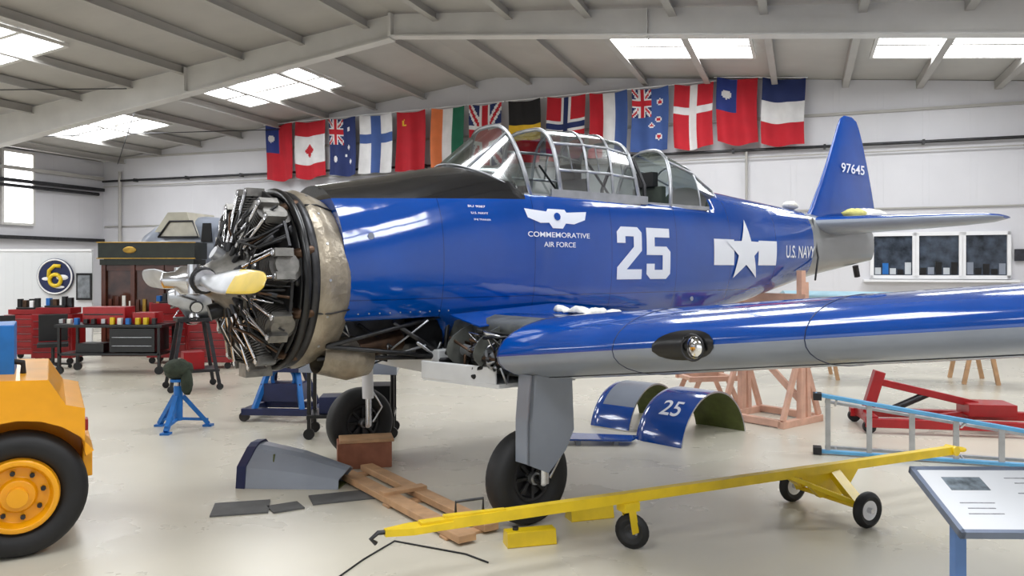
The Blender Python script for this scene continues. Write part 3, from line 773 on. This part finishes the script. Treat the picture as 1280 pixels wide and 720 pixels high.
def cowl(name,M,r,ln,a0,a1,num=None):
    w=MB();rg=[];ri=[]
    zc=-r*math.sin(R(a0))
    for x,k in((-ln/2,1.0),(ln/2-.12,1.0),(ln/2-.04,.97),(ln/2,.93)):
        rg.append([Vector((r*k*math.cos(R(a0+(a1-a0)*i/24)),x,zc+r*k*math.sin(R(a0+(a1-a0)*i/24)))) for i in range(25)])
        ri.append([Vector((p.x*.97,p.y,zc+(p.z-zc)*.97)) for p in rg[-1]])
    sl=grey if not num else blue
    w.loft(rg,lambda i,j:(sl if (j==0 and i>8 and not num and i<20) else blue),cap=False,closed=False);w.loft(ri,olive,cap=False,closed=False)
    for a,b_ in((rg[0],ri[0]),(rg[-1],ri[-1])): w.loft([a,b_],alu,cap=False,closed=False)
    if num:
        v_,f_=text_geo(num);vs=[]
        for u,t in v_:
            a=R(140-18*t);vs.append(Vector(((r+.006)*math.cos(a),ln*.12-ln*.40*u,zc+(r+.006)*math.sin(a))))
        w.add(vs,f_,mk)
    return w.obj(name,M=M)
cowl('cowl_panel',TR(1.50,9.72,0,R(50)),.62,.55,12,166)
cowl('cowl_panel',TR(2.0,8.95,0,R(44)),.66,.62,12,168,'25')
w=MB()
w.prism([(-.55,.74),(.5,.70),(.5,.93),(-.3,.93),(-.55,.86)],(0,-.26,0),(1,0,0),(0,0,1),(0,.52,0),grey)
for x in(-.45,.45):
    for y in(-.2,.2): w.box((x,y,.42),(.04,.04,.68),gloss_black);w.cyl((x,y-.02,.06),(x,y+.02,.06),.06,black)
w.box((0,0,.25),(.95,.45,.04),gloss_black);w.box((.3,0,.42),(.25,.35,.3),gloss_black);w.box((-.2,0,.36),(.3,.3,.18),navy)
w.obj('parts_cart',M=TR(-1.78,8.95,0,R(5)),bevel=.005)
w=MB()
# wheeled blue engine stand
for y in(-.28,.28): w.beam((-.45,y,.12),(.45,y,.12),.08,.08,navy)
w.beam((-.4,-.28,.12),(-.4,.28,.12),.08,.08,navy);w.beam((.4,-.28,.12),(.4,.28,.12),.08,.08,navy)
for x in(-.3,.3): w.beam((x,-.28,.14),(x*.6,-.1,.62),.06,.06,jblue);w.beam((x,.28,.14),(x*.6,.1,.62),.06,.06,navy)
w.box((0,0,.62),(.5,.4,.06),navy);w.box((0,-.05,.34),(.5,.3,.22),navy);w.torus((0,-.1,.5),(0,1,0),.14,.025,jblue,24,8)
for x in(-.42,.42):
    for y in(-.28,.28): w.cyl((x,y-.025,.06),(x,y+.025,.06),.06,dsteel)
w.obj('engine_stand',M=TR(-2.82,10.0,0,R(-5)),bevel=.005)
w=MB()
for k in range(3):
    a=R(30+120*k);p=Vector((.33*math.cos(a),.33*math.sin(a),.03));w.beam(p,(.05*math.cos(a),.05*math.sin(a),.38),.05,.05,jblue);w.box((p.x,p.y,.012),(.1,.1,.024),jblue);w.beam(p+Vector((0,0,.05)),(0,0,.12),.03,.03,jblue)
w.cyl((0,0,.1),(0,0,.5),.05,jblue);w.cyl((0,0,.5),(0,0,.58),.03,steel);w.cyl((0,0,.55),(0,0,.58),.09,jblue)
w.sphere((0,0,.69),.15,dcloth,(1.1,.9,.8),n=18,noise=.2);w.sphere((.12,-.05,.55),.1,dcloth,(.7,.6,1.5),n=14,noise=.2)
w.obj('jack_stand',M=TR(-3.88,9.3,0,0))
# silver radial engine core on a stand in the mid background
w=MB()
w.lathe([(-.35,0),(-.35,.1),(-.2,.16),(-.1,.3),(.1,.34),(.25,.3),(.35,.2),(.4,0)],(0,0,1.42),(1,0,0),alu,28)
for k in range(9):
    a=k*2*math.pi/9;dd=Vector((0,math.cos(a),math.sin(a)));cc=Vector((0,0,1.42));w.cyl(cc+dd*.28,cc+dd*.42,.08,steel,n=12);w.torus(cc+dd*.4,dd,.09,.012,dsteel,16,6)
for k in range(14): 
    a=random.uniform(0,6.28);w.tube([(-.2,.2*math.cos(a),1.42+.2*math.sin(a)),(-.28,.3*math.cos(a),1.42+.3*math.sin(a)),(.0,.4*math.cos(a+.3),1.42+.4*math.sin(a+.3))],.014,random.choice((steel,dsteel,headm)),6)
for x in(-.35,.35):
    for y in(-.3,.3): w.beam((x,y,.05),(x*.5,y*.6,1.1),.05,.05,dsteel,up=(0,1,0));w.cyl((x,y-.02,.05),(x,y+.02,.05),.05,black)
w.box((0,0,1.08),(.5,.5,.06),dsteel);w.box((0,0,.3),(.7,.6,.04),dsteel);w.box((0,0,.45),(.3,.3,.26),red)
w.obj('engine_core_on_stand',M=TR(-4.95,12.4,0,R(30)),bevel=.004)
w=MB();n=7
w.beam((0,0,.03),(2.6,0,.03),.07,.03,lblue,up=(0,0,1));w.beam((0,0,.60),(2.6,0,.24),.07,.035,lblue)
for k in range(n):
    x=.12+.38*k;z=.60-.36*x/2.6;w.beam((x,0,.03),(x,0,z),.03,.05,alu,up=(1,0,0))
w.beam((.1,.22,.03),(2.5,.22,.03),.04,.03,alu);w.beam((.1,.22,.5),(2.5,.22,.2),.04,.03,alu)
for k in(0,3,6): w.beam((.2+.38*k,.0,.03),(.2+.38*k,.22,.03),.02,.02,alu);w.beam((.2+.38*k,.0,.55-.052*k),(.2+.38*k,.22,.46-.05*k),.02,.02,alu)
w.box((.02,0,.04),(.08,.12,.07),black);w.box((.02,0,.58),(.08,.12,.07),black)
w.obj('step_ladder',M=TR(3.05,8.05,0,R(-19)),bevel=.003)
w=MB()
w.beam((-.7,-.35,.12),(1.5,-.35,.12),.1,.1,red);w.beam((-.7,.35,.12),(1.5,.35,.12),.1,.1,red);w.beam((-.6,-.35,.14),(-.6,.35,.14),.1,.1,red)
w.beam((-.6,0,.14),(-.45,0,.66),.12,.12,red,up=(1,0,0));w.beam((-.5,0,.55),(.6,0,.3),.08,.08,red);w.beam((-.2,-.35,.16),(1.0,.35,.2),.06,.06,red);w.cyl((-.35,0,.2),(.1,0,.42),.04,dsteel)
w.box((.7,0,.26),(.5,.4,.14),red)
for x in(-.65,1.45):
    for y in(-.35,.35): w.cyl((x,y-.03,.07),(x,y+.03,.07),.07,black)
w.obj('hydraulic_floor_crane',M=TR(4.75,9.3,0,R(-10)),bevel=.006)
w=MB()
signm=mat('sign_white',(222,224,228),.25,0,.02,3)
sfm=mat('sign_frame',(120,130,150),.4,.4,.1,5);spm=mat('sign_post_blue',(90,125,180),.4,0,.1,5)
Mx=Matrix.Translation((0,0,.92))@Matrix.Rotation(R(20),4,'X')
bx=lambda c,d,m: w.box((0,0,0),d,m,M=Mx@Matrix.Translation(c))
bx((0,0,0),(1.0,.40,.02),signm)
for y in(-.21,.21): bx((0,y,0),(1.04,.02,.03),sfm)
for x in(-.51,.51): bx((x,0,0),(.02,.44,.03),sfm)
bx((-.34,.1,.011),(.16,.09,.003),mat('sign_photo',(110,120,128),.4,0,.6,25))
stx=mat('sign_text',(150,150,156),.5,0,.3,60)
for k in range(8): bx((.05,.14-.035*k,.011),(.42-.05*(k%3),.005,.002),stx)
for k in range(3): bx((-.36,-.03-.035*k,.011),(.14-.03*(k%2),.005,.002),stx)
for x in(-.42,.42):
    w.box((x,0,.43),(.045,.045,.86),spm);w.box((x,0,.02),(.06,.45,.04),spm)
w.box((0,0,.8),(.84,.04,.04),spm)
w.obj('information_sign',M=TR(2.23,3.24,0,R(-1)),bevel=.003)

# ================================================================= TRACTOR
w=MB()
top=[(.38,.62),(.38,.94),(.27,.97),(.17,1.14),(-.35,1.16),(-.42,1.02),(-1.2,1.02),(-1.3,1.2),(-2.3,1.15),(-2.4,1.0)]
prof=[(-2.4,.35),(-.52,.35)]+[(.50*math.cos(R(180-15*i)),.42+.47*math.sin(R(180-15*i))) for i in range(0,11)]+top
w.prism(prof,(0,-.12,0),(1,0,0),(0,0,1),(0,.34,0),tyellow)
w.prism([(-2.4,.35),(-.62,.35),(-.5,.5),(.38,.5)]+top[1:],(0,.22,0),(1,0,0),(0,0,1),(0,1.1,0),tyellow)
w.box((.40,.6,.55),(.06,1.1,.2),tyellow);w.box((.39,.1,.8),(.03,.1,.08),red)
w.box((-.75,.6,1.12),(.5,.5,.2),jblue);w.box((-.10,.5,1.31),(.14,.5,.34),jblue);w.tube([(-1.2,.4,1.1),(-1.05,.4,1.4)],.02,black);w.torus((-1.03,.4,1.42),(.5,0,1),.18,.015,black,24,6)
w.tube([(.02,.3,1.14),(.02,.3,1.22),(-.1,.3,1.24)],.02,black)
for wx,yy in((0,0),(-1.75,0),(0,1.2),(-1.75,1.2)):
    sd=-1 if yy==0 else 1
    o=(wx,yy,.405)
    tyre(w,o,(0,1,0),.405,.26,.24,rimm=tyellow,n=48)
    w.lathe([(sd*.07,.235),(sd*.13,.235),(sd*.135,.2),(sd*.06,.18),(sd*.06,.11),(sd*.1,.10),(sd*.1,0)],o,(0,1,0),tyellow,40)
    w.cyl((wx,yy+sd*.1,.405),(wx,yy+sd*.16,.405),.06,tyellow,n=20)
    for k in range(8):
        a=k*math.pi/4+.2;w.cyl((wx+.145*math.cos(a),yy+sd*.06,.405+.145*math.sin(a)),(wx+.145*math.cos(a),yy+sd*.09,.405+.145*math.sin(a)),.016,dsteel,n=6)
w.obj('tow_tractor',M=TR(-3.21,5.2,0,R(30)),bevel=.012)

# ================================================================= BACKGROUND
w=MB()
pm=wallmat('partition_corrugated',(214,216,218),5,0)
w.box((-2.6,0,1.14),(5.2,.06,2.28),pm);w.box((-2.6,0,2.29),(5.2,.1,.05),white);w.obj('corrugated_partition',M=TR(-9.7,18.5))
w=MB();w.cyl((0,0,0),(0,-.03,0),.42,navy,n=40);w.torus((0,-.03,0),(0,1,0),.39,.02,white,40,6)
# squadron bird: yellow body with white wings
w.torus((0.02,-.05,-.08),(0,1,0),.13,.045,yellow,24,6);w.tube([(-.13,-.05,-.02),(-.12,-.05,.14),(.0,-.05,.25),(.14,-.05,.24)],.045,yellow)
w.sphere((.17,-.03,-.02),.11,white,(1.3,.2,.6),n=12);w.sphere((-.2,-.03,-.05),.08,white,(1.3,.2,.5),n=12);w.sphere((.1,-.03,-.24),.08,white,(1.6,.2,.4),n=12)
w.obj('squadron_emblem_sign',M=TR(-10.52,18.44,1.68))
w=MB();w.box((0,0,0),(.36,.03,.62),gloss_black);w.box((0,-.02,0),(.28,.01,.52),mat('portrait_print',(120,125,130),.5,0,.4,8));w.obj('framed_picture',M=TR(-9.86,18.44,1.45))
w=MB();brass=mat('brass',(170,136,64),.35,.8,.2,8);cdg=mat('cabinet_dark_green',(26,32,24),.35,0,.3,6);cg=mat('cabinet_glass',(70,42,32),.08,0,.6,3)
w.box((0,0,.15),(1.95,.6,.3),darkwood);w.box((0,.0,1.2),(1.9,.5,1.9),cg);w.box((0,0,2.0),(2.0,.66,.12),cdg);w.box((0,0,2.25),(2.05,.7,.36),cdg)
w.box((0,-.36,2.42),(2.1,.02,.02),brass);w.box((0,-.36,2.08),(2.1,.02,.02),brass)
for x in(-.93,-.31,.31,.93): w.box((x,-.27,1.1),(.09,.08,1.8),darkwood)
for x in(-.62,0,.62): w.box((x,-.26,.62),(.5,.04,.5),darkwood);w.box((x,-.26,1.88),(.56,.04,.12),darkwood)
w.sphere((-.35,-.36,2.26),.09,brass,(1.6,.15,.8))
for k in range(12):
    x=-.8+.145*k;h=random.uniform(.12,.34);w.box((x,-.27,.95+h/2),(.07,.03,h),random.choice((brass,darkwood,cloth,red,gloss_black)))
w.obj('display_cabinet',M=TR(-7.75,17.3),bevel=.008)
w=MB();w.box((0,0,1.0),(1.1,.6,2.0),gloss_black)
for z in(.35,.8,1.25,1.7): w.box((0,-.31,z),(.96,.02,.36),darkwood);w.box((0,-.33,z),(.3,.02,.03),alu)
w.box((-.2,-.0,2.15),(.5,.4,.3),dsteel);w.cyl((.3,0,2.0),(.3,0,3.0),.13,grey);w.box((-.1,.1,2.6),(.6,.3,.6),dsteel);w.box((-.3,-.1,2.42),(.3,.2,.24),cloth);w.obj('storage_cabinet',M=TR(-6.0,17.6),bevel=.008)
w=MB();rings=[]
for x,rr_,zc in((-1.15,.3,2.2),(-1.0,.55,2.2),(-.6,.75,2.25),(0,.85,2.3),(.6,.85,2.3),(1.1,.8,2.3)):
    rings.append([Vector((x,rr_*math.cos(a)*.8,zc+rr_*math.sin(a))) for a in[2*math.pi*i/24 for i in range(24)]])
w.loft(rings,grey)
w.prism([(-.45,2.75),(.55,2.75),(.4,3.22),(-.1,3.22)],(0,-.62,0),(1,0,0),(0,0,1),(0,1.2,0),mat('windscreen_cream',(190,186,170),.3,0,.1,4))
w.prism([(-.3,2.62),(.75,2.62),(.6,3.0),(0,3.0)],(0,-.68,0),(1,0,0),(0,0,1),(0,.05,0),mat('windscreen_pane',(196,192,178),.2,0,.15,3))
w.prism([(.8,2.5),(1.08,2.5),(1.05,2.95),(.85,2.95)],(0,-.68,0),(1,0,0),(0,0,1),(0,.05,0),gloss_black)
w.tube([(-.3,-.70,2.62),(0,-.70,3.0),(.6,-.70,3.0),(.75,-.70,2.62),(-.3,-.70,2.62)],.025,dsteel)
for x in(-.6,.8):
    for y in(-.5,.5): w.beam((x,y*1.2,0),(x,y*.7,1.75),.1,.1,wood,up=(1,0,0))
    w.beam((x,-.6,1.55),(x,.6,1.55),.1,.15,wood)
w.obj('stored_cockpit_section',M=TR(-8.1,19.9,0,R(-10)))
w=MB()
w.box((0,0,.85),(1.9,.7,.05),gloss_black);w.box((0,0,.35),(1.8,.65,.04),gloss_black);w.box((.4,0,.6),(.8,.6,.42),gloss_black)
for z in(.5,.65): w.box((.4,-.31,z),(.7,.02,.01),alu)
for x in(-.88,.88):
    for y in(-.3,.3): w.box((x,y,.48),(.05,.05,.72),gloss_black);w.cyl((x,y-.03,.07),(x,y+.03,.07),.07,black)
w.box((-.15,0,1.03),(.75,.4,.3),red);w.box((-.15,-.21,1.05),(.7,.01,.02),gloss_black);w.box((.55,0,.98),(.4,.35,.2),red)
for k in range(12): w.box((-.88+.15*k,random.uniform(-.28,-.2),.88+.05),(.07,.08,random.uniform(.06,.14)),random.choice((yellow,gloss_black,alu,jblue,cloth)))
w.box((-.4,0,.45),(.5,.4,.16),gloss_black)
w.obj('workbench_cart',M=TR(-7.1,14.4),bevel=.006)
dred=mat('chest_red',(140,16,22),.35,0,.2,4)
def toolchest(M,wd,h,top=0):
    w=MB();w.box((0,0,.12+h/2),(wd,.5,h),dred);n=int(h/.15)
    for k in range(n): w.box((0,-.255,.19+k*.15),(wd-.08,.015,.12),dred);w.box((0,-.265,.235+k*.15),(wd-.1,.01,.012),gloss_black)
    if top: w.box((0,0,.12+h+top/2+.01),(wd*.85,.4,top),dred)
    for x in(-wd/2+.08,wd/2-.08):
        for y in(-.18,.18): w.cyl((x,y-.02,.06),(x,y+.02,.06),.06,black)
    w.box((0,.0,.12+h+top+.03),(wd*.5,.3,.04),gloss_black)
    for k in range(5): w.box((-.3*wd+.15*wd*k,random.uniform(-.1,.1),.12+h+top+.1),(.08,.1,random.uniform(.08,.3)),random.choice((gloss_black,dsteel,jblue,white,brownp)))
    return w.obj('tool_chest',M=M,bevel=.006)
toolchest(TR(-5.62,15.1),.8,.72,.2)
toolchest(TR(-8.95,15.8),.8,.85,.12)
toolchest(TR(-9.95,16.5),.75,.8,.1)
toolchest(TR(-6.75,15.9),.8,.85,.2)
toolchest(TR(-4.6,16.5),.7,.8,.2)
for x,y in((-9.3,14.5),(-8.55,14.9)):
    w=MB();w.box((0,0,.45),(.5,.5,.07),black);w.box((0,.23,.75),(.48,.06,.5),black);w.cyl((0,0,.1),(0,0,.42),.03,dsteel)
    for k in range(5):
        a=k*1.257;w.beam((0,0,.1),(.28*math.cos(a),.28*math.sin(a),.07),.04,.03,black);w.cyl((.28*math.cos(a),.28*math.sin(a)-.02,.035),(.28*math.cos(a),.28*math.sin(a)+.02,.035),.035,black)
    w.obj('shop_chair',M=TR(x,y,0,.5),bevel=.01)
def shelf(x0,y0,wd,ht,rr0):
    w=MB();hw=wd/2
    for x in(-hw,hw):
        for y in(-.25,.25): w.box((x,y,ht/2),(.05,.05,ht),dsteel)
    lv=[.3+k*(ht-.35)/4 for k in range(5)]
    for z in lv:
        w.box((0,0,z),(wd+.05,.55,.04),dsteel)
        nn=int(wd/.3)
        for k in range(nn):
            h=random.uniform(.15,(ht-.35)/4-.08);w.box((-hw+.18+(wd-.36)*k/max(1,nn-1),random.uniform(-.08,.08),z+.02+h/2),(.24,.34,h),random.choice((gloss_black,grey,wood,dsteel,cloth,jblue,darkwood,alu,darkwood,dsteel)))
    w.obj('storage_shelf',M=TR(x0,y0,0,rr0),bevel=.006)
shelf(-4.1,19.6,3.0,2.4,0)
shelf(-6.1,20.6,1.7,2.9,R(-10))
w=MB();w.lathe([(0,0),(0,.28),(.1,.3),(.8,.3),(.9,.28),(.92,0)],(0,0,0),(0,0,1),grey,28);w.torus((0,0,.3),(0,0,1),.3,.015,dsteel,28,6);w.torus((0,0,.6),(0,0,1),.3,.015,dsteel,28,6);w.obj('steel_drum',M=TR(-10.1,14.3))
w=MB();rings=[];pale=mat('pale_blue_fabric',(150,186,200),.5,0,.12,4)
for v in np.linspace(0,3.6,8):
    c=1.2-.1*float(v);rings.append([Vector((float(v),x-.5,1.40+z*1.2)) for x,z in foil(c,.12,1,1,12)])
w.loft(rings,pale)
for x in(.6,3.0):
    for y in(-.35,.45): w.beam((x-.25,y,0),(x,y,1.30),.06,.06,wood,up=(0,1,0));w.beam((x+.25,y,0),(x,y,1.30),.06,.06,wood,up=(0,1,0))
    w.beam((x,-.45,1.26),(x,.55,1.26),.08,.08,wood)
w.obj('stored_wing_panel',M=TR(4.7,13.9,0,R(-14)))
w=MB()
nx,ny=36,12;vs=[];fs=[]
for i in range(nx+1):
    for j in range(ny+1):
        t=.62+1.1*i/nx;v=.84+.42*j/ny
        x=(t+.36)/2.5
        zt=1.24+5*.17*(.2969*math.sqrt(x)-.126*x-.3516*x*x+.2843*x**3-.1036*x**4)*2.5*UP
        vs.append((t+random.uniform(-.01,.01),-v+.05*math.sin(i*.9),zt+.012+.05*abs(math.sin(i*.5+j*.5))*(0 if j in(0,ny) or i in (0,nx) else 1)+random.uniform(0,.012)))
for i in range(nx):
    for j in range(ny): a=i*(ny+1)+j;fs.append((a,a+1,a+ny+2,a+ny+1))
w.add(vs,fs,cloth,True);w.obj('wing_cloth',air,solid=.01)

# ================================================================= LIGHT / CAMERA
wd=bpy.data.worlds.new('sky');bpy.context.scene.world=wd;wd.use_nodes=True
bg=wd.node_tree.nodes['Background'];bg.inputs[0].default_value=(.9,.95,1,1);bg.inputs[1].default_value=1.5
cam=bpy.data.cameras.new('camera');co=bpy.data.objects.new('camera',cam);bpy.context.scene.collection.objects.link(co)
co.location=(0,0,H);co.rotation_euler=(R(90),0,0);cam.sensor_width=36;cam.lens=36*1000/1280;cam.shift_y=-24/1280;cam.clip_end=200
bpy.context.scene.camera=co
try:
    bpy.context.scene.view_settings.view_transform='Standard'
    bpy.context.scene.view_settings.look='None'
except: pass
